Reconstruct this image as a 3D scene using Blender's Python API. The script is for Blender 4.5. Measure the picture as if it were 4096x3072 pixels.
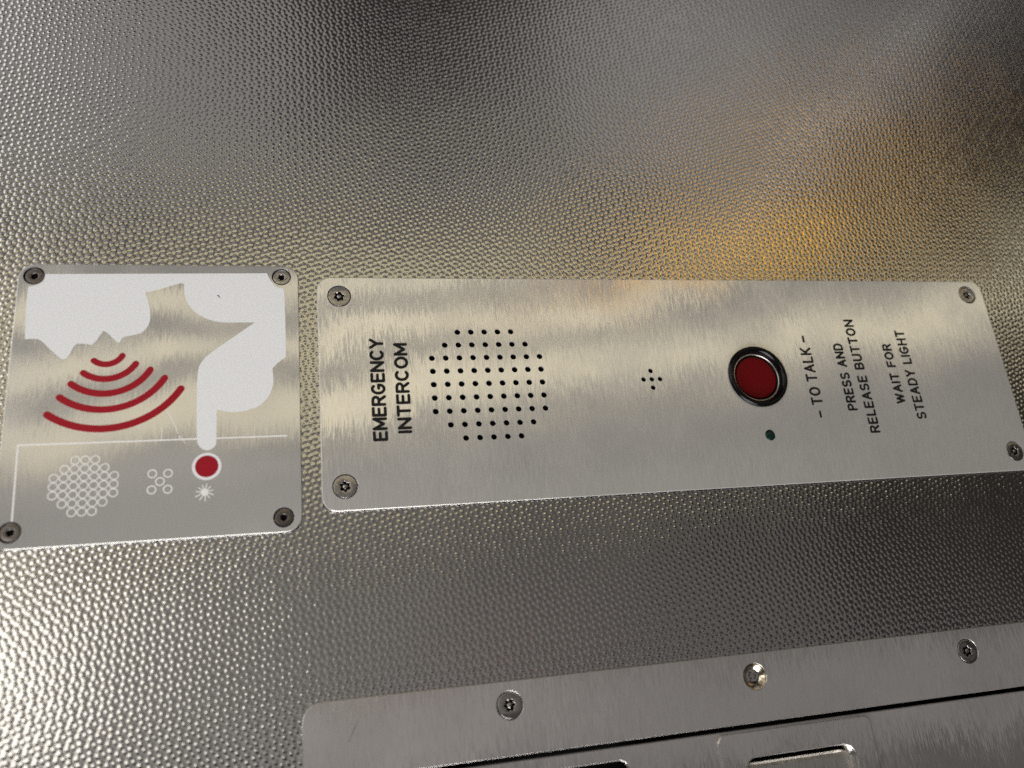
import bpy, bmesh, math, random
from mathutils import Matrix, Vector

sc = bpy.context.scene
for o in list(bpy.data.objects):
    bpy.data.objects.remove(o)
C = sc.collection
U = 0.005            # one plan unit = 5 mm (the pitch of the speaker holes)
T = 0.35             # plate thickness in plan units; h = 0 is the plates' front face


def P(x, y, h=0.0):
    """plan coordinates (right, up, out of the wall) -> world metres; the wall's face is y = 0"""
    return Vector((x * U, -(h + T) * U, y * U))


def D(x, y, h):
    return Vector((x, -h, y))


# ------------------------------------------------------------------ camera
cam_data = bpy.data.cameras.new("camera")
cam = bpy.data.objects.new("camera", cam_data)
C.objects.link(cam)
RX, RY, RZ = ((0.972115, -0.098612, 0.212764),
              (-0.024412, -0.944913, -0.326411),
              (0.233231, 0.312115, -0.920971))
cam_loc = P(-11.7786, -18.1285, 53.1689)
m = Matrix((D(*RX), -D(*RY), -D(*RZ))).transposed().to_4x4()
m.translation = cam_loc
cam.matrix_world = m
cam_data.sensor_width = 36.0
cam_data.lens = 3185.25 / 4096 * 36.0
cam_data.clip_start = 0.01
cam_data.clip_end = 50.0
cam_data.dof.use_dof = True
cam_data.dof.focus_distance = 0.295
cam_data.dof.aperture_fstop = 6.5
sc.camera = cam

# ------------------------------------------------------------------ world, view
world = bpy.data.worlds.new("World")
sc.world = world
world.use_nodes = True
bg = world.node_tree.nodes["Background"]
bg.inputs[0].default_value = (0.034, 0.030, 0.028, 1)
bg.inputs[1].default_value = 1.0
sc.view_settings.view_transform = 'Standard'
sc.view_settings.look = 'None'
sc.view_settings.exposure = 0.0
sc.view_settings.gamma = 1.0
sc.view_settings.use_curve_mapping = False
sc.cycles.max_bounces = 6
sc.cycles.glossy_bounces = 4
sc.cycles.diffuse_bounces = 2
sc.cycles.caustics_reflective = False
sc.cycles.caustics_refractive = False
sc.cycles.use_denoising = False
sc.cycles.sample_clamp_indirect = 4.0


# ------------------------------------------------------------------ lamps
def lamp(name, x, z, w, h, rad, col, y=-1.0, rot=0.0, aim=None):
    """rectangular lamp at (x, y, z) metres, w wide and h high, facing the wall; rad = radiance"""
    L = bpy.data.lights.new(name, 'AREA')
    L.shape = 'RECTANGLE'
    L.size = w
    L.size_y = h
    L.color = col
    L.energy = rad * math.pi * w * h
    o = bpy.data.objects.new(name, L)
    C.objects.link(o)
    if aim is None:
        mm = Matrix.Rotation(math.radians(90), 4, 'X')      # -Z -> +Y
    else:
        q = (Vector(aim) - Vector((x, y, z))).to_track_quat('-Z', 'Y')
        mm = q.to_matrix().to_4x4()
    mm = mm @ Matrix.Rotation(math.radians(rot), 4, 'Z')
    mm.translation = (x, y, z)
    o.matrix_world = mm
    return o


CREAM = (1.0, 0.89, 0.60)
GREY = (1.0, 0.97, 0.95)
lamp("strip_lamp", -0.12, 0.515, 0.95, 0.052, 1.35, CREAM, rot=6)
lamp("strip_lamp", 0.00, 0.430, 1.20, 0.042, 1.35, CREAM, rot=6)
lamp("strip_lamp", 0.45, 0.372, 2.1, 0.072, 1.15, CREAM, rot=6)
lamp("gap_fill_lamp", 0.45, 0.41, 2.1, 0.26, 0.10, CREAM, y=-1.03, rot=6)  # unseen lamp added to lift the dark gaps between the strips
lamp("side_and_fill_lamp", -0.68, -0.06, 0.50, 0.25, 3.0, (1.0, 0.95, 0.86))
lamp("side_and_fill_lamp", -0.92, 0.44, 0.50, 0.34, 1.7, (1.0, 0.95, 0.84))
lamp("side_and_fill_lamp", -0.27, -0.02, 0.42, 0.52, 0.22, (1.0, 0.95, 0.90))  # dim unseen fill added to grade the lower wall's brightness
lamp("side_and_fill_lamp", 0.09, -0.02, 0.28, 0.48, 0.15, (1.0, 0.96, 0.92))  # weaker fill, added for the same fade towards the right
lamp("side_and_fill_lamp", 0.50, 0.02, 0.50, 0.34, 0.10, (1.0, 0.96, 0.92))  # faintest fill, added to lift the wall below the intercom
lamp("grey_reflection_lamp", -0.52, 1.02, 0.90, 0.70, 0.32, GREY)  # unseen lamps added for the wall's grey reflections, with a dark gap between
lamp("grey_reflection_lamp", 0.17, 0.76, 0.45, 0.18, 0.26, GREY)
lamp("grey_reflection_lamp", 0.66, 1.10, 0.52, 0.60, 0.22, GREY)
lamp("grey_reflection_lamp", 0.94, 1.30, 1.30, 0.68, 0.16, GREY, y=-1.02, rot=43)
lamp("edge_reflection_lamp", 1.19, 1.06, 1.10, 0.035, 1.3, GREY, y=-0.99, rot=43)  # thin unseen lamp added to draw the bright diagonal edge in the reflection
lamp("amber_reflection_lamp", 0.80, 0.630, 0.42, 0.085, 2.2, (1.0, 0.50, 0.012), rot=10)  # unseen lamp added in place of an orange object mirrored in the wall
lamp("side_and_fill_lamp", 1.52, 0.56, 0.34, 0.20, 1.2, CREAM)
lamp("panel_fill_lamp", 0.35, -0.225, 1.9, 0.16, 0.17, (1.0, 0.97, 0.95), y=-1.01)  # unseen lamp added to brighten the access panel
lamp("red_tint_lamp", 0.22, -0.09, 0.22, 0.09, 0.11, (1.0, 0.34, 0.30), y=-0.99)  # unseen lamp added for a faint red tint low on the wall
lamp("low_fill_lamp", -0.40, -1.70, 1.7, 1.2, 7.6, (1.0, 0.98, 0.96), y=-0.7, aim=(0.05, 0, 0))  # unseen lamp added below for diffuse light on paint and lower bevels
lamp("left_fill_lamp", -1.7, 0.9, 2.0, 2.0, 1.2, (1.0, 0.97, 0.95), y=-0.7, aim=(0, 0, 0))  # unseen lamp added at the left for diffuse light and rim highlights

# ------------------------------------------------------------------ node helpers
class NT:
    def __init__(s, name):
        s.mat = bpy.data.materials.new(name)
        s.mat.use_nodes = True
        s.t = s.mat.node_tree
        s.n = s.t.nodes
        s.b = s.n["Principled BSDF"]
        s.out = s.n["Material Output"]

    def new(s, typ, **kw):
        nd = s.n.new(typ)
        for k, v in kw.items():
            setattr(nd, k, v)
        return nd

    def put(s, sock, v):
        if hasattr(v, 'is_output') or isinstance(v, bpy.types.NodeSocket):
            s.t.links.new(v, sock)
        else:
            sock.default_value = v

    def math(s, op, a, b=0.0, c=None):
        nd = s.new('ShaderNodeMath', operation=op)
        s.put(nd.inputs[0], a)
        s.put(nd.inputs[1], b)
        if c is not None:
            s.put(nd.inputs[2], c)
        return nd.outputs[0]

    def vmath(s, op, a, b=(0, 0, 0), scale=None):
        nd = s.new('ShaderNodeVectorMath', operation=op)
        s.put(nd.inputs[0], a)
        if scale is None:
            s.put(nd.inputs[1], b)
        else:
            s.put(nd.inputs['Scale'], scale)
        return nd.outputs[0]

    def pos(s):
        return s.new('ShaderNodeNewGeometry').outputs['Position']

    def noise(s, vec, scale=1.0, detail=2.0, rough=0.5, col=False):
        nd = s.new('ShaderNodeTexNoise')
        s.put(nd.inputs['Vector'], vec)
        nd.inputs['Scale'].default_value = scale
        nd.inputs['Detail'].default_value = detail
        nd.inputs['Roughness'].default_value = rough
        return nd.outputs['Color'] if col else nd.outputs[0]

    def ramp(s, v, a, b, c0=0.0, c1=1.0):
        nd = s.new('ShaderNodeMapRange')
        nd.interpolation_type = 'SMOOTHSTEP'
        s.put(nd.inputs[0], v)
        nd.inputs[1].default_value = a
        nd.inputs[2].default_value = b
        nd.inputs[3].default_value = c0
        nd.inputs[4].default_value = c1
        return nd.outputs[0]

    def set(s, **kw):
        for k, v in kw.items():
            s.put(s.b.inputs[k.replace('_', ' ')], v)
        return s


def simple(name, col, rough=0.4, metal=0.0, coat=0.0, spec=0.5):
    t = NT(name)
    t.set(Base_Color=(*col, 1), Roughness=rough, Metallic=metal)
    t.b.inputs['Coat Weight'].default_value = coat
    t.b.inputs['Specular IOR Level'].default_value = spec
    n = t.noise(t.pos(), 900, 3)
    t.put(t.b.inputs['Roughness'], t.ramp(n, 0.2, 0.8, max(rough - 0.06, 0.02), rough + 0.08))
    return t.mat


def brushed(name, col=(0.65, 0.635, 0.61), rough=0.155, aniso=1.0, metal=0.54, ax=0.16, az=0.023, slant=8.0, fine=1.0, seed=0.0):
    """stainless plate brushed along z: every brush line has its own small tilt"""
    t = NT(name)
    pos = t.pos()
    mp = t.new('ShaderNodeMapping')
    t.put(mp.inputs['Vector'], pos)
    mp.inputs['Rotation'].default_value = (0, math.radians(-slant), 0)
    mp.inputs['Scale'].default_value = (2800 * fine, 900, 230 * fine)
    mp.inputs['Location'].default_value = (seed * 31, seed * 7, seed * 13)
    mp2 = t.new('ShaderNodeMapping')
    t.put(mp2.inputs['Vector'], pos)
    mp2.inputs['Rotation'].default_value = (0, math.radians(-slant), 0)
    mp2.inputs['Scale'].default_value = (900, 900, 45)
    c1 = t.noise(mp.outputs[0], 1.0, 2.5, 0.6, True)
    c2 = t.noise(mp2.outputs[0], 1.0, 2.0, 0.6, True)
    dev = t.vmath('SUBTRACT', t.vmath('ADD', c1, t.vmath('SCALE', c2, scale=0.12)), (0.56, 0.56, 0.56))
    dev = t.vmath('MULTIPLY', dev, (ax * 2, 0, az * 2))
    wob = t.vmath('MULTIPLY', t.vmath('SUBTRACT', t.noise(pos, 22, 1, 0.5, True), (0.5, 0.5, 0.5)), (0.02, 0, 0.05))
    nn = t.new('ShaderNodeNewGeometry').outputs['True Normal']
    nrm = t.vmath('NORMALIZE', t.vmath('ADD', t.vmath('ADD', nn, dev), wob))
    tang = t.new('ShaderNodeCombineXYZ')
    tang.inputs[0].default_value = math.cos(math.radians(slant))
    tang.inputs[2].default_value = math.sin(math.radians(slant))
    smudge = t.noise(pos, 30, 4, 0.6)
    t.set(Base_Color=(*col, 1), Metallic=metal, Anisotropic=aniso, Normal=nrm, Tangent=tang.outputs[0],
          Roughness=t.ramp(smudge, 0.3, 0.75, rough - 0.03, rough + 0.06))
    return t.mat


def wall_material():
    """rigidised stainless sheet: centred lattice of pressed bumps"""
    t = NT("embossed_steel")
    pos = t.pos()
    sep = t.new('ShaderNodeSeparateXYZ')
    t.put(sep.inputs[0], pos)
    x, z = sep.outputs[0], sep.outputs[2]
    kx, kz = 2 * math.pi / (1.06 * U), 2 * math.pi / (1.126 * U)
    jit = t.new('ShaderNodeSeparateXYZ')
    t.put(jit.inputs[0], t.vmath('SUBTRACT', t.noise(pos, 260, 1, 0.5, True), (0.5, 0.5, 0.5)))
    ax_ = t.math('ADD', t.math('MULTIPLY_ADD', x, kx, -0.46 / 1.06 * 2 * math.pi), t.math('MULTIPLY', jit.outputs[0], 0.7))
    az_ = t.math('ADD', t.math('MULTIPLY_ADD', z, kz, 10.235 / 1.126 * 2 * math.pi), t.math('MULTIPLY', jit.outputs[2], 0.7))
    cos = lambda v: t.math('COSINE', v)
    # pressed beads: four to a cell, repeated on a centred lattice
    beads = [(0.0, 0.0, 3.3, 3.3, 1.0), (0.0, -0.34, 3.3, 3.3, 1.0), (-0.14, -0.68, 4.4, 2.9, 0.95), (0.19, -0.62, 4.6, 3.5, 0.8)]
    h = 0.0
    for fx, fz, k1, k2, wgt in beads:
        for sh in (0.0, 0.5):
            ux = cos(t.math('SUBTRACT', ax_, 2 * math.pi * (fx + sh)))
            uz = cos(t.math('SUBTRACT', az_, 2 * math.pi * (fz + sh)))
            e = t.math('EXPONENT', t.math('MULTIPLY_ADD', ux, k1, t.math('MULTIPLY_ADD', uz, k2, -(k1 + k2))))
            h = t.math('MULTIPLY_ADD', e, wgt, h)
    amp = t.noise(pos, 190, 1, 0.5)
    h = t.math('MULTIPLY', h, t.ramp(amp, 0.2, 0.8, 0.85, 1.12))
    fine = t.noise(pos, 1500, 2, 0.6)
    h = t.math('ADD', h, t.math('MULTIPLY', fine, 0.03))
    b1 = t.new('ShaderNodeBump')
    b1.inputs['Strength'].default_value = 1.0
    b1.inputs['Distance'].default_value = WALL_AMP
    t.put(b1.inputs['Height'], h)
    wav = t.noise(pos, 14, 1, 0.4)
    b2 = t.new('ShaderNodeBump')
    b2.inputs['Strength'].default_value = 1.0
    b2.inputs['Distance'].default_value = 0.0010
    t.put(b2.inputs['Height'], wav)
    t.put(b2.inputs['Normal'], b1.outputs[0])
    sm = t.noise(pos, 18, 4, 0.6)
    t.set(Base_Color=(0.56, 0.55, 0.535, 1), Metallic=1.0, Normal=b2.outputs[0],
          Roughness=t.ramp(sm, 0.3, 0.75, 0.12, 0.18))
    return t.mat


WALL_AMP = 0.000122
M = {}
M['wall'] = wall_material()
M['plate'] = brushed('brushed_steel_plate', seed=1.0)
M['sign'] = brushed('brushed_steel_sign', col=(0.565, 0.555, 0.54), metal=0.52, ax=0.04, az=0.010, rough=0.15, seed=2.0)
M['panel'] = brushed('brushed_steel_panel', col=(0.60, 0.575, 0.56), ax=0.13, az=0.05, rough=0.17, metal=0.84, seed=3.0)
M['black'] = simple('black_ink', (0.010, 0.010, 0.011), 0.55, spec=0.2)
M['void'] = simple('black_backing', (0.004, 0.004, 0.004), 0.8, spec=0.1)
M['white'] = simple('white_paint', (0.83, 0.85, 0.88), 0.2)
M['red'] = simple('red_paint', (0.33, 0.004, 0.016), 0.42, spec=0.25)
M['etch'] = simple('etched_steel', (0.90, 0.90, 0.89), 0.5, metal=0.15)
M['bezel'] = simple('black_anodised_metal', (0.003, 0.003, 0.0035), 0.14, spec=0.22)
M['cap'] = simple('red_button_plastic', (0.115, 0.001, 0.003), 0.5, spec=0.15)
M['ring'] = simple('steel_ring', (0.48, 0.45, 0.44), 0.34, metal=1.0)
M['led'] = simple('green_lens', (0.002, 0.018, 0.013), 0.25, spec=0.3)
M['screw'] = simple('steel_screw', (0.42, 0.40, 0.39), 0.24, metal=1.0)
M['dark_screw'] = simple('dark_steel_screw', (0.16, 0.145, 0.14), 0.30, metal=1.0)
M['brass'] = simple('worn_bright_steel', (0.60, 0.53, 0.42), 0.18, metal=1.0)
M['latch'] = brushed('latch_steel', col=(0.55, 0.53, 0.50), ax=0.14, az=0.05, rough=0.25, metal=0.9, seed=5.0)


# ------------------------------------------------------------------ object helpers
def thing(name, x, y, label, cat, h=-T):
    o = bpy.data.objects.new(name, None)
    o.empty_display_size = 0.01
    C.objects.link(o)
    o.location = P(x, y, h)
    o['label'] = label
    o['category'] = cat
    o['plan'] = [x, y, h]
    return o


def org(o):
    return tuple(o['plan'])


def link(name, me, mat, parent, label=None, angle=35):
    me.materials.clear()
    me.materials.append(mat)
    for f in me.polygons:
        f.use_smooth = True
    me.set_sharp_from_angle(angle=math.radians(angle))
    o = bpy.data.objects.new(name, me)
    C.objects.link(o)
    if parent:
        o.parent = parent
    if label:
        o['label'] = label
    return o


def bm_mesh(name, bm, ox=0, oy=0, oh=0):
    """bmesh in plan coordinates -> mesh in metres relative to an origin"""
    for v in bm.verts:
        v.co = Vector(((v.co.x - ox) * U, -(v.co.z - oh) * U, (v.co.y - oy) * U))
    bmesh.ops.recalc_face_normals(bm, faces=bm.faces)
    me = bpy.data.meshes.new(name)
    bm.to_mesh(me)
    bm.free()
    return me


def build(name, bm, mat, parent, label=None, angle=35, origin=None):
    """part of a thing; origin (plan) gives the part its own pivot, else it shares its parent's"""
    po = org(parent) if parent else (0, 0, -T)
    q = origin or po
    o = link(name, bm_mesh(name, bm, *q), mat, parent, label, angle)
    o['plan'] = list(q)
    o.location = Vector(((q[0] - po[0]) * U, -(q[2] - po[2]) * U, (q[1] - po[1]) * U))
    return o


def rrect(x0, y0, x1, y1, r, n=10):
    pts = []
    for cx, cy, a0 in ((x1 - r, y1 - r, 0), (x0 + r, y1 - r, 90), (x0 + r, y0 + r, 180), (x1 - r, y0 + r, 270)):
        for k in range(n + 1):
            a = math.radians(a0 + 90 * k / n)
            pts.append((cx + r * math.cos(a), cy + r * math.sin(a)))
    return pts


def circ(x, y, r, n=40, ph=0.0):
    return [(x + r * math.cos(2 * math.pi * k / n + ph), y + r * math.sin(2 * math.pi * k / n + ph)) for k in range(n)]


def plate_bm(loops, h0, h1, bev=0.05, res=3, sharp=()):
    """flat plate between h0 and h1 with rounded edges and real holes; loops[0] is the outline"""
    cu = bpy.data.curves.new("tmp", 'CURVE')
    cu.dimensions = '2D'
    cu.fill_mode = 'BOTH'
    cu.extrude = (h1 - h0) / 2 - bev
    cu.bevel_depth = bev
    cu.bevel_resolution = res
    cu.offset = -bev
    for lp in loops:
        s = cu.splines.new('POLY')
        s.points.add(len(lp) - 1)
        for p_, (x, y) in zip(s.points, lp):
            p_.co = (x, y, 0, 1)
        s.use_cyclic_u = True
    o = bpy.data.objects.new("tmp", cu)
    C.objects.link(o)
    dg = bpy.context.evaluated_depsgraph_get()
    me = bpy.data.meshes.new_from_object(o.evaluated_get(dg))
    bm = bmesh.new()
    bm.from_mesh(me)
    bpy.data.objects.remove(o)
    bpy.data.curves.remove(cu)
    bpy.data.meshes.remove(me)
    bmesh.ops.remove_doubles(bm, verts=bm.verts, dist=1e-4)
    for v in bm.verts:
        v.co.z += (h0 + h1) / 2
    for x, y, r in sharp:                             # drilled holes keep a nearly sharp rim
        for v in bm.verts:
            d = Vector((v.co.x - x, v.co.y - y))
            if d.length < r + bev + .01:
                d = d.normalized() * (r + (.012 if v.co.z > h1 - 1e-4 else 0))
                v.co.x, v.co.y = x + d.x, y + d.y
    return bm


def lathe_bm(cx, cy, prof, n=64):
    """prof: (radius, height) from the outside in; radius 0 closes it"""
    bm = bmesh.new()
    rings = []
    for r, h in prof:
        if r < 1e-6:
            rings.append([bm.verts.new((cx, cy, h))])
        else:
            rings.append([bm.verts.new((cx + r * math.cos(2 * math.pi * k / n), cy + r * math.sin(2 * math.pi * k / n), h)) for k in range(n)])
    for a, b in zip(rings, rings[1:]):
        for k in range(n):
            k2 = (k + 1) % n
            if len(b) == 1:
                bm.faces.new((a[k], a[k2], b[0]))
            else:
                bm.faces.new((a[k], a[k2], b[k2], b[k]))
    return bm


def stroke(bm, pts, w, h, base=-0.01, closed=False):
    """ribbon of width w with round ends along a polyline, a thin solid standing at height h"""
    r = w / 2
    n = len(pts)
    V = [Vector(p) for p in pts]

    def nrm(i):
        if closed:
            d = (V[(i + 1) % n] - V[i]).normalized() + (V[i] - V[i - 1]).normalized()
        else:
            d = Vector((0, 0))
            if i < n - 1:
                d += (V[i + 1] - V[i]).normalized()
            if i > 0:
                d += (V[i] - V[i - 1]).normalized()
        d.normalize()
        k = 1.0
        if 0 < i < n - 1 or closed:
            e = (V[(i + 1) % n] - V[i]).normalized()
            k = 1.0 / max(0.6, d.dot(e))
        return Vector((-d.y, d.x)) * k
    Lf = [V[i] + nrm(i) * r for i in range(n)]
    Rt = [V[i] - nrm(i) * r for i in range(n)]
    if closed:
        lt = [bm.verts.new((p.x, p.y, h)) for p in Lf]
        rt = [bm.verts.new((p.x, p.y, h)) for p in Rt]
        lb = [bm.verts.new((p.x, p.y, base)) for p in Lf]
        rb = [bm.verts.new((p.x, p.y, base)) for p in Rt]
        for k in range(n):
            j = (k + 1) % n
            bm.faces.new((lt[k], lt[j], rt[j], rt[k]))
            bm.faces.new((lt[k], lb[k], lb[j], lt[j]))
            bm.faces.new((rt[j], rb[j], rb[k], rt[k]))
        return

    def cap(c, d):
        a0 = math.atan2(d.y, d.x)
        return [c + Vector((math.cos(a0 + math.radians(t)), math.sin(a0 + math.radians(t)))) * r for t in (-60, -30, 0, 30, 60)]
    out = Rt[:] + cap(V[-1], (V[-1] - V[-2]).normalized()) + Lf[::-1] + cap(V[0], (V[0] - V[1]).normalized())
    top = [bm.verts.new((p.x, p.y, h)) for p in out]
    bot = [bm.verts.new((p.x, p.y, base)) for p in out]
    # quads along the ribbon, fans at the ends
    m_ = len(out)
    R_ = top[:n]
    c1 = top[n:n + 5]
    L_ = top[n + 5:2 * n + 5][::-1]
    c0 = top[2 * n + 5:]
    for k in range(n - 1):
        bm.faces.new((R_[k], R_[k + 1], L_[k + 1], L_[k]))
    bm.faces.new([R_[-1]] + c1 + [L_[-1]])
    bm.faces.new([L_[0]] + c0 + [R_[0]])
    for k in range(m_):
        j = (k + 1) % m_
        bm.faces.new((top[k], bot[k], bot[j], top[j]))


def arc(cx, cy, rx, ry, a0, a1, n=14):
    return [(cx + rx * math.cos(math.radians(a0 + (a1 - a0) * k / n)), cy + ry * math.sin(math.radians(a0 + (a1 - a0) * k / n))) for k in range(n + 1)]


# a single-line engraver's alphabet: width, strokes in a box of height 1
FONT = {
    'E': (.52, [[(.52, 0), (0, 0), (0, 1), (.52, 1)], [(0, .52), (.46, .52)]]),
    'M': (.72, [[(0, 0), (0, 1), (.36, .18), (.72, 1), (.72, 0)]]),
    'R': (.58, [[(0, 0), (0, 1), (.30, 1)] + arc(.32, .75, .24, .25, 90, -90) + [(0, .5)], [(.30, .5), (.58, 0)]]),
    'G': (.64, [arc(.32, .5, .32, .5, 50, 330, 24) + [(.62, .46), (.36, .46)]]),
    'N': (.62, [[(0, 0), (0, 1), (.62, 0), (.62, 1)]]),
    'C': (.62, [arc(.32, .5, .32, .5, 48, 312, 24)]),
    'Y': (.60, [[(0, 1), (.30, .46), (.60, 1)], [(.30, .46), (.30, 0)]]),
    'I': (.0, [[(0, 0), (0, 1)]]),
    'T': (.60, [[(0, 1), (.60, 1)], [(.30, 1), (.30, 0)]]),
    'O': (.68, ['closed', arc(.34, .5, .34, .5, 0, 360, 32)[:-1]]),
    'A': (.66, [[(0, 0), (.33, 1), (.66, 0)], [(.13, .34), (.53, .34)]]),
    'L': (.48, [[(0, 1), (0, 0), (.48, 0)]]),
    'K': (.58, [[(0, 0), (0, 1)], [(.56, 1), (0, .38)], [(.18, .58), (.58, 0)]]),
    'P': (.56, [[(0, 0), (0, 1), (.30, 1)] + arc(.30, .74, .26, .26, 90, -90) + [(0, .48)]]),
    'S': (.56, [arc(.28, .745, .26, .255, 35, 250, 16) + arc(.28, .255, .28, .255, 75, -150, 18)]),
    'D': (.62, [[(0, 0), (0, 1), (.26, 1)] + arc(.26, .5, .36, .5, 90, -90, 18) + [(0, 0)]]),
    'B': (.58, [[(0, 0), (0, 1), (.30, 1)] + arc(.32, .76, .22, .24, 90, -90) + [(0, .52)], [(.30, .52)] + arc(.32, .26, .26, .26, 90, -90) + [(0, 0)]]),
    'U': (.60, [[(0, 1), (0, .30)] + arc(.30, .30, .30, .30, 180, 360) + [(.60, 1)]]),
    'W': (.90, [[(0, 1), (.22, 0), (.45, .9), (.68, 0), (.90, 1)]]),
    'F': (.50, [[(0, 0), (0, 1), (.50, 1)], [(0, .52), (.44, .52)]]),
    'H': (.60, [[(0, 0), (0, 1)], [(.60, 0), (.60, 1)], [(0, .52), (.60, .52)]]),
    '-': (.52, [[(0, .45), (.52, .45)]]),
}


def lettering(bm, text, bx, cap, y0, y1, w, gap=.26, space=.52):
    """text runs up the plate: its right is +y, its top is -x; fitted between y0 and y1"""
    x = 0
    items = []
    for ch in text:
        if ch == ' ':
            x += space
            continue
        wd, st = FONT[ch]
        items.append((x, st))
        x += wd + gap
    total = x - gap
    k = (y1 - y0 - w) / total
    lev = 0
    for x0, st in items:
        closed = st[0] == 'closed'
        for s in (st[1:] if closed else st):
            pts = [(bx - w / 2 - p_[1] * (cap - w), y0 + w / 2 + (x0 + p_[0]) * k) for p_ in s]
            clean = [pts[0]]
            for q in pts[1:]:
                if (Vector(q) - Vector(clean[-1])).length > 1e-3:
                    clean.append(q)
            runs = [[clean[0]]]
            for i in range(1, len(clean)):
                runs[-1].append(clean[i])
                if not closed and i < len(clean) - 1:
                    d0 = Vector(clean[i]) - Vector(clean[i - 1])
                    d1 = Vector(clean[i + 1]) - Vector(clean[i])
                    if d0.angle(d1) > math.radians(50):
                        runs.append([clean[i]])
            for run in runs:
                stroke(bm, run, w, 0.012 + 0.003 * (lev % 5), closed=closed)
                lev += 1


def star(cx, cy, r0, r1, n=6, ph=0.3):
    pts = []
    for k in range(n * 8):
        a = 2 * math.pi * k / (n * 8)
        r = (r0 + r1) / 2 + (r1 - r0) / 2 * math.cos(n * a)
        pts.append((cx + r * math.cos(a + ph), cy + r * math.sin(a + ph)))
    return pts


def copy_part(src, parent, dx, dy, rot=0.0):
    c = src.copy()
    C.objects.link(c)
    c.parent = parent
    c.location = src.location + Vector((dx * U, 0, dy * U))
    c.rotation_euler = (0, rot, 0)
    for ch in src.children:
        d = ch.copy()
        C.objects.link(d)
        d.parent = c
    return c


def make_screw(parent, x, y, r, mat, depth=0.03, ph=0.3, label=None):
    """countersunk pin-in-star security screw sitting just below the plate's face"""
    top = -depth
    bm = plate_bm([circ(x, y, r, 48), star(x, y, r * .34, r * .47, 6, ph)], top - .2, top, bev=.05 * r / .78)
    s = build('screw', bm, mat, parent, label, origin=(x, y, top))
    bm = lathe_bm(x, y, [(r * .55, top - .17), (0, top - .17)], 24)
    build('socket', bm, M['void'], s)
    bm = lathe_bm(x, y, [(r * .19, top - .18), (r * .19, top - .05), (r * .12, top - .02), (0, top - .01)], 20)
    build('pin', bm, mat, s)
    return s


# ------------------------------------------------------------------ the wall
def build_wall():
    bm = bmesh.new()
    X = [-110, -11.5, 50, 150]
    Y = [-95, -50, -22, 110]
    for i in range(3):
        for j in range(3):
            if i == 1 and j == 1:
                continue                              # cut-out behind the access panel
            bm.faces.new([bm.verts.new((X[a], Y[b], -T)) for a, b in ((i, j), (i + 1, j), (i + 1, j + 1), (i, j + 1))])
    bmesh.ops.remove_doubles(bm, verts=bm.verts, dist=1e-4)
    o = link('wall', bm_mesh('wall', bm, 0, 0, -T), M['wall'], None)
    o['kind'] = 'structure'
    o['label'] = 'embossed stainless steel wall sheet with a fine bumpy grain behind the plates'
    # face towards the camera
    me = o.data
    if me.polygons[0].normal.y > 0:
        me.flip_normals()
    return o


build_wall()


# ------------------------------------------------------------------ pictogram sign
def smooth_loop(pts, lim=38):
    n = len(pts)
    V = [Vector(p) for p in pts]

    def ang(i):
        a, b = V[i] - V[i - 1], V[(i + 1) % n] - V[i]
        return math.degrees(abs(a.angle(b)))
    corner = [ang(i) > lim for i in range(n)]
    out = []
    for i in range(n):
        p1, p2 = V[i], V[(i + 1) % n]
        t1 = (p2 - V[i - 1]) / 2 if not corner[i] else (p2 - p1)
        t2 = (V[(i + 2) % n] - p1) / 2 if not corner[(i + 1) % n] else (p2 - p1)
        L = (p2 - p1).length
        if t1.length > L:
            t1 *= L / t1.length
        if t2.length > L:
            t2 *= L / t2.length
        k = 5 if L > .12 else 1
        for q in range(k):
            s = q / k
            out.append(tuple(p1 * (2 * s**3 - 3 * s**2 + 1) + t1 * (s**3 - 2 * s**2 + s) + p2 * (-2 * s**3 + 3 * s**2) + t2 * (s**3 - s**2)))
    return out


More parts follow.
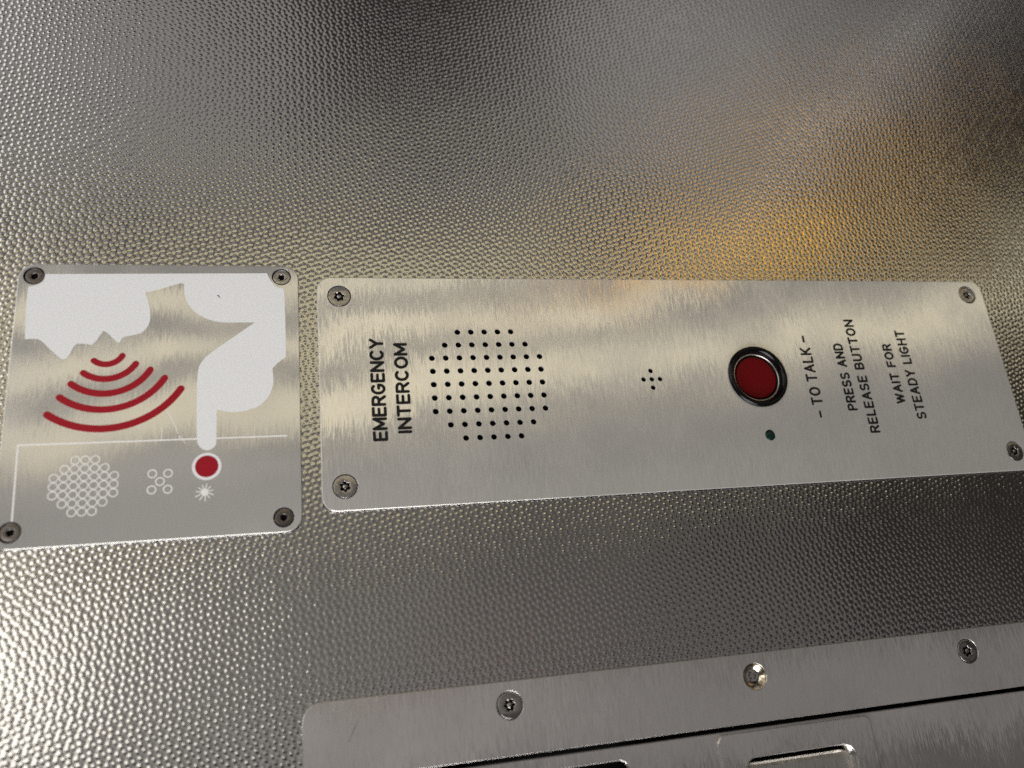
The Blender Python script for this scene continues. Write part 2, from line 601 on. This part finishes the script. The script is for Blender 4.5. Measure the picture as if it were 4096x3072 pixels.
WHITE = [(-29.47, 8.46), (-15.31, 8.64), (-15.16, 8.25), (-14.93, 7.87), (-14.64, 7.57), (-14.21, 7.46), (-14.14, 7.16), (-14.09, 4.98), (-14.07, 2.29), (-14.63, 1.83), (-14.96, 1.45), (-14.94, 1.12), (-14.91, 0.51), (-15.01, -0.05), (-15.28, -0.64), (-15.74, -1.13), (-16.33, -1.4), (-17.04, -1.56), (-17.75, -1.55), (-18.29, -1.41), (-18.48, -1.36), (-18.51, -1.4), (-18.5, -3.52), (-18.55, -3.81), (-18.77, -4.03), (-19.07, -4.12), (-19.37, -4.01), (-19.59, -3.74), (-19.69, -3.38), (-19.74, -2.39), (-19.77, -0.07), (-19.76, 0.93), (-19.69, 1.63), (-19.5, 2.03), (-19.2, 2.43), (-18.35, 3.13), (-17.63, 3.69), (-16.11, 4.87), (-17.09, 4.88), (-18.01, 4.88), (-18.84, 5.01), (-19.48, 5.28), (-20.04, 5.7), (-20.46, 6.23), (-20.7, 6.82), (-20.78, 7.35), (-20.77, 7.78), (-21.0, 7.83), (-21.36, 7.72), (-22.61, 7.29), (-23.19, 7.15), (-23.23, 7.03), (-23.07, 6.6), (-22.92, 5.97), (-22.85, 5.35), (-22.91, 4.83), (-23.08, 4.47), (-23.37, 4.17), (-23.8, 4.02), (-24.31, 3.91), (-24.52, 3.81), (-24.64, 3.53), (-24.72, 3.45), (-24.9, 3.58), (-25.22, 3.94), (-25.54, 4.26), (-25.69, 4.33), (-25.83, 4.09), (-26.02, 3.74), (-26.22, 3.45), (-26.34, 3.33), (-26.68, 3.4), (-27.02, 3.44), (-27.23, 3.44), (-27.38, 3.26), (-27.56, 2.82), (-27.75, 2.43), (-27.91, 2.36), (-28.12, 2.41), (-28.38, 2.64), (-28.83, 3.09), (-29.28, 3.59), (-29.58, 3.79), (-29.92, 3.81), (-30.32, 3.78), (-30.43, 6.09), (-30.42, 7.52), (-30.1, 7.61), (-29.77, 7.73), (-29.54, 7.99)]


def build_sign():
    s = thing('pictogram_sign', -22.12, -.22, 'square steel sign with white head and pointing hand, red sound waves', 'sign')
    scr = [(-30.15, 8.36), (-14.33, 8.38), (-30.12, -8.70), (-14.31, -8.78)]
    pl = plate_bm([rrect(-31.10, -9.74, -13.16, 9.22, 1.05)] + [circ(x, y, .66, 32) for x, y in scr], -.13, 0, bev=.06, sharp=[(x, y, .66) for x, y in scr])
    build('plate', pl, M['sign'], s, angle=14)
    shade_bm = plate_bm([rrect(-31.06, -9.70, -13.20, 9.18, 1.0)] + [circ(x, y, .62, 24) for x, y in scr], -T, -.13, bev=.01, res=0)
    build('contact_shade', shade_bm, M['void'], s, 'thin black strip behind the plate, in place of its contact shadow')  # black strip added for the dark contact shadow round the sign plate
    # white silhouette
    bm = bmesh.new()
    lp = smooth_loop(WHITE)
    f = bm.faces.new([bm.verts.new((x, y, .010)) for x, y in lp])
    ex = bmesh.ops.extrude_face_region(bm, geom=[f])
    for v in [g for g in ex['geom'] if isinstance(g, bmesh.types.BMVert)]:
        v.co.z = -.01
    bmesh.ops.triangulate(bm, faces=[g for g in bm.faces if len(g.verts) > 4])
    build('silhouette', bm, M['white'], s, 'white painted face profile and pointing hand')
    bm = bmesh.new()
    stroke(bm, [(-18.60, 6.92), (-18.50, 6.84), (-18.46, 6.75)], .06, .014)
    build('scratch', bm, M['black'], s, 'small dark nick in the white paint')
    # red sound waves
    for r, a0, a1, w in ((1.10, -131, -28, .40), (2.12, -128, -31, .42), (3.12, -129.5, -29.5, .43), (4.20, -128, -30.5, .44), (5.48, -126, -32, .46)):
        bm = bmesh.new()
        stroke(bm, arc(-25.42, 3.05, r, r, a0, a1, 36), w, .012)
        build('sound_wave', bm, M['red'], s)
    # etched frame line
    bm = bmesh.new()
    stroke(bm, [(-30.04, -8.0), (-30.11, -3.30), (-14.08, -3.34)], .10, .008)
    build('frame_line', bm, M['etch'], s, 'pale etched line along the button row')
    # etched loudspeaker of small rings
    bm = bmesh.new()
    lev = 0
    for j, n in enumerate((3, 5, 7, 7, 7, 5, 3)):
        for i in range(n):
            cx = -26.24 + (i - (n - 1) / 2) * .572
            cy = -6.05 + (3 - j) * .545
            stroke(bm, circ(cx, cy, .25, 18), .062, .006 + .002 * ((i + j) % 2), closed=True)
    build('grille_mark', bm, M['etch'], s, 'round patch of small etched rings')
    bm = bmesh.new()
    for cx, cy in ((-22.305, -5.507), (-21.37, -5.519), (-21.835, -6.034), (-22.31, -6.54), (-21.36, -6.55)):
        stroke(bm, circ(cx, cy, .25, 20), .072, .007, closed=True)
    build('microphone_mark', bm, M['etch'], s, 'five small etched rings')
    # button mark
    bm = lathe_bm(-19.06, -5.19, [(.90, -.01), (.90, .008), (0, .008)], 40)
    d = build('button_mark', bm, M['white'], s, 'white ring round a red dot')
    bm = lathe_bm(-19.06, -5.19, [(.71, 0), (.71, .016), (0, .016)], 40)
    build('red_dot', bm, M['red'], d)
    # etched burst
    bm = bmesh.new()
    rnd = random.Random(4)
    for k in range(11):
        a = 2 * math.pi * k / 11 + .2
        L = .58 + rnd.uniform(-.14, .05)
        stroke(bm, [(-19.14 + .12 * math.cos(a), -6.85 + .12 * math.sin(a)), (-19.14 + L * math.cos(a), -6.85 + L * math.sin(a))], .06, .008 + .0015 * (k % 3))
    bm2 = lathe_bm(-19.14, -6.85, [(.24, -.01), (.22, .015), (0, .016)], 20)
    tmp = bpy.data.meshes.new('t')
    bm2.to_mesh(tmp)
    bm.from_mesh(tmp)
    build('light_mark', bm, M['etch'], s, 'small etched sunburst')
    # scratches in the bare metal
    bm = bmesh.new()
    for a, b in (((-21.6, -1.3), (-20.7, -3.3)), ((-23.3, -2.4), (-22.6, -1.3)), ((-21.9, -2.5), (-21.9, -3.4)), ((-20.9, -2.9), (-20.4, -3.6))):
        stroke(bm, [a, ((a[0] + b[0]) / 2 + .05, (a[1] + b[1]) / 2), b], .035, .004)
    build('scratch', bm, M['etch'], s, 'fine bright scratches')
    # countersunk screws standing deep in their holes
    for k, (x, y) in enumerate(scr):
        r = .60
        top = -.10
        bm = plate_bm([circ(x, y, r, 36), circ(x, y, r * .36, 6, .4)], top - .2, top, bev=.08)
        sw = build('screw', bm, M['screw'] if k == 1 else M['dark_screw'], s, None, origin=(x, y, top))
        bm = lathe_bm(x, y, [(r * .5, top - .16), (0, top - .16)], 24)
        build('socket', bm, M['void'], sw)


build_sign()


# ------------------------------------------------------------------ intercom
def build_intercom():
    s = thing('intercom_panel', 16.55, -.12, 'long brushed steel emergency intercom plate with red button and speaker holes', 'intercom')
    scr = [(-10.35, 6.88), (-10.38, -6.98), (43.40, 7.08), (43.44, -7.0)]
    holes = []
    for j, n in enumerate((5, 7, 9, 9, 9, 9, 9, 7, 5)):
        for i in range(n):
            holes.append((i - (n - 1) / 2, 4 - j))
    mics = [(12.603, 0), (12.603, .67), (12.603, -.67), (11.93, 0), (13.27, 0)]
    loops = [rrect(-11.90, -8.62, 45.01, 8.37, 1.0)]
    loops += [circ(x, y, .84, 40) for x, y in scr]
    loops += [circ(x, y, .215, 18) for x, y in holes]
    loops += [circ(x, y, .19, 16) for x, y in mics]
    loops += [circ(21.5, 0, 2.3, 64), circ(21.55, -4.75, .43, 28)]
    build('contact_shade', plate_bm([rrect(-11.85, -8.57, 44.96, 8.32, .95), circ(0, 0, 4.95, 48), circ(12.6, 0, 1.12, 32), circ(21.5, 0, 2.3, 48), circ(21.55, -4.75, .43, 24)] + [circ(x, y, .80, 24) for x, y in scr], -T, -.13, bev=.01, res=0), M['void'], s, 'thin black strip behind the plate, in place of its contact shadow')  # black strip stands in for the shadow line along the intercom's edge
    build('plate', plate_bm(loops, -.13, 0, bev=.06, sharp=[(x, y, .215) for x, y in holes] + [(x, y, .19) for x, y in mics] + [(x, y, .84) for x, y in scr] + [(21.55, -4.75, .43)]), M['plate'], s, angle=14)
    bm = lathe_bm(0, 0, [(4.9, -T + .005), (4.9, -T + .03), (0, -T + .03)], 48)
    build('speaker', bm, M['void'], s, 'black speaker showing through the holes')
    bm = lathe_bm(12.6, 0, [(1.1, -T + .005), (1.1, -T + .03), (0, -T + .03)], 32)
    build('microphone', bm, M['void'], s, 'black microphone behind five small holes')
    # push button
    b = thing_part('push_button', s, 21.5, 0)
    bm = lathe_bm(21.5, 0, [(2.50, -.01), (2.50, .06), (2.47, .16), (2.40, .24), (2.30, .28), (2.20, .26), (2.10, .17), (2.03, .05), (1.99, -.10), (1.975, -.25), (1.97, -.33)], 96)
    build('bezel', bm, M['bezel'], b)
    bm = lathe_bm(21.5, 0, [(1.965, -.30), (1.965, -.16), (1.94, -.14), (1.88, -.14), (1.85, -.17), (1.84, -.33)], 96)
    build('trim_ring', bm, M['ring'], b)
    bm = lathe_bm(21.5, 0, [(1.70, -.345), (1.70, -.27), (1.66, -.225), (1.55, -.21), (1.2, -.205), (0, -.20)], 96)
    build('button_cap', bm, M['cap'], b)
    bm = lathe_bm(21.5, 0, [(2.1, -.349), (2.1, -.335), (0, -.335)], 64)
    build('button_body', bm, M['void'], b)
    # lamp
    bm = lathe_bm(21.55, -4.75, [(.40, -T + .01), (.40, -.03), (.36, .015), (.25, .05), (.12, .065), (0, .07)], 32)
    build('indicator_light', bm, M['led'], s, 'small unlit green lamp')
    # writing
    bm = bmesh.new()
    lettering(bm, 'EMERGENCY', -7.40, 1.02, -3.99, 3.56, .205, gap=.27)
    lettering(bm, 'INTERCOM', -5.72, 1.00, -3.50, 3.18, .205, gap=.27)
    build('lettering', bm, M['black'], s, 'black words EMERGENCY INTERCOM running up the plate')
    bm = bmesh.new()
    lettering(bm, '- TO TALK -', 26.72, 1.00, -3.55, 3.40, .165, gap=.34, space=.40)
    build('lettering', bm, M['black'], s, 'black words - TO TALK - beside the button')
    bm = bmesh.new()
    lettering(bm, 'PRESS AND', 29.71, .88, -3.05, 2.68, .165, gap=.34)
    lettering(bm, 'RELEASE BUTTON', 31.26, .90, -4.95, 4.78, .165, gap=.34)
    build('lettering', bm, M['black'], s, 'black words PRESS AND RELEASE BUTTON')
    bm = bmesh.new()
    lettering(bm, 'WAIT FOR', 34.29, .86, -2.62, 2.58, .165, gap=.34)
    lettering(bm, 'STEADY LIGHT', 35.90, .92, -3.98, 3.78, .165, gap=.34)
    build('lettering', bm, M['black'], s, 'black words WAIT FOR STEADY LIGHT')
    first = None
    for k, (x, y) in enumerate(scr):
        if first is None:
            first = make_screw(s, x, y, .78, M['screw'])
        else:
            copy_part(first, s, x - scr[0][0], y - scr[0][1], rot=k * .7)


def thing_part(name, parent, x, y):
    o = bpy.data.objects.new(name, None)
    o.empty_display_size = .005
    C.objects.link(o)
    o.parent = parent
    po = org(parent)
    o.location = Vector(((x - po[0]) * U, 0, (y - po[1]) * U))
    o['plan'] = [x, y, po[2]]
    return o


build_intercom()


# ------------------------------------------------------------------ access panel at the bottom
def build_access():
    s = thing('access_panel', 18.5, -36, 'dull steel access panel with screwed frame, door and recessed latch below the intercom', 'access panel')
    scr = [(-.63, -21.61), (33.95, -21.71)]
    empty = (16.61, -21.67)
    fr = plate_bm([rrect(-13.38, -52, 52, -20.15, 1.15), rrect(-9.4, -49, 48.5, -24.56, 1.0)] + [circ(x, y, .86, 40) for x, y in scr + [empty]], -T, 0, bev=.04)
    build('frame', fr, M['panel'], s, angle=14)
    # door, a hair lower than its frame
    dr = plate_bm([rrect(-9.15, -48.75, 48.25, -24.86, .9), rrect(13.6, -33.3, 24.1, -25.6, .7), rrect(-3.0, -28.4, 6.72, -25.68, .6)], -T - .1, -.04, bev=.07)
    d = build('door', dr, M['panel'], s, angle=14)
    bm = bmesh.new()
    vs = [bm.verts.new(c) for c in ((-11, -50.5, -1.6), (49.9, -50.5, -1.6), (49.9, -23, -1.6), (-11, -23, -1.6), (-11, -50.5, -.37), (49.9, -50.5, -.37), (49.9, -23, -.37), (-11, -23, -.37))]
    for q in ((0, 1, 2, 3), (0, 1, 5, 4), (1, 2, 6, 5), (2, 3, 7, 6), (3, 0, 4, 7)):
        bm.faces.new([vs[i] for i in q])
    build('box', bm, M['void'], s, 'dark box behind the door')
    # latch
    la = thing_part('latch', s, 18.85, -29.3)
    bm = plate_bm([rrect(13.07, -33.9, 24.62, -25.02, .5), rrect(14.75, -32.3, 22.95, -26.62, .8)], -.30, .12, bev=.07, res=4)
    build('latch_frame', bm, M['panel'], la)
    bm = bmesh.new()
    # rolled lip inside the opening
    prof = [(0.0, .10), (.10, .04), (.17, -.06), (.20, -.18), (.21, -.5)]
    loops_ = []
    for inset, hh in prof:
        loops_.append([bm.verts.new((x, y, hh)) for x, y in rrect(14.72 + inset, -32.33 + inset, 22.98 - inset * 1.6, -26.60 - inset * .12, .8 - inset * .5, 8)])
    for a, b in zip(loops_, loops_[1:]):
        for k in range(len(a)):
            j = (k + 1) % len(a)
            bm.faces.new((a[k], a[j], b[j], b[k]))
    build('lip', bm, M['latch'], la)
    bm = bmesh.new()
    # paddle with a rounded upper edge
    prof = [(-26.92, -1.10), (-26.94, -.74), (-27.0, -.58), (-27.12, -.47), (-27.33, -.41), (-28.5, -.38), (-31.9, -.60), (-31.9, -.9)]
    A = [bm.verts.new((15.10, y, h)) for y, h in prof]
    B = [bm.verts.new((22.72, y, h)) for y, h in prof]
    for k in range(len(prof) - 1):
        bm.faces.new((A[k], A[k + 1], B[k + 1], B[k]))
    bm.faces.new(A)
    bm.faces.new(B[::-1])
    build('paddle', bm, M['latch'], la)
    bm = bmesh.new()
    stroke(bm, [(-10.11, -21.45), (-10.36, -21.92), (-10.65, -22.51)], .07, .004)
    build('scratch', bm, M['ring'], s, 'pale scuff near the corner')
    first = None
    for k, (x, y) in enumerate(scr):
        if first is None:
            first = make_screw(s, x, y, .80, M['screw'], ph=.1)
        else:
            copy_part(first, s, x - scr[0][0], y - scr[0][1], rot=.8)
    x, y = empty
    bm = lathe_bm(x, y, [(.86, -.05), (.80, -.06), (.44, -.40), (.41, -.62), (0, -.62)], 48)
    hole = build('screw_hole', bm, M['brass'], s, 'empty countersunk hole with a bright worn cone')
    bm = lathe_bm(x, y, [(.38, -.60), (0, -.60)], 24)
    build('socket', bm, M['void'], hole)
    bm = lathe_bm(x - .02, y, [(.20, -.60), (.20, -.50), (.14, -.44), (0, -.42)], 24)
    build('pin', bm, M['screw'], hole)


build_access()
for o in bpy.data.objects:
    if 'plan' in o:
        del o['plan']
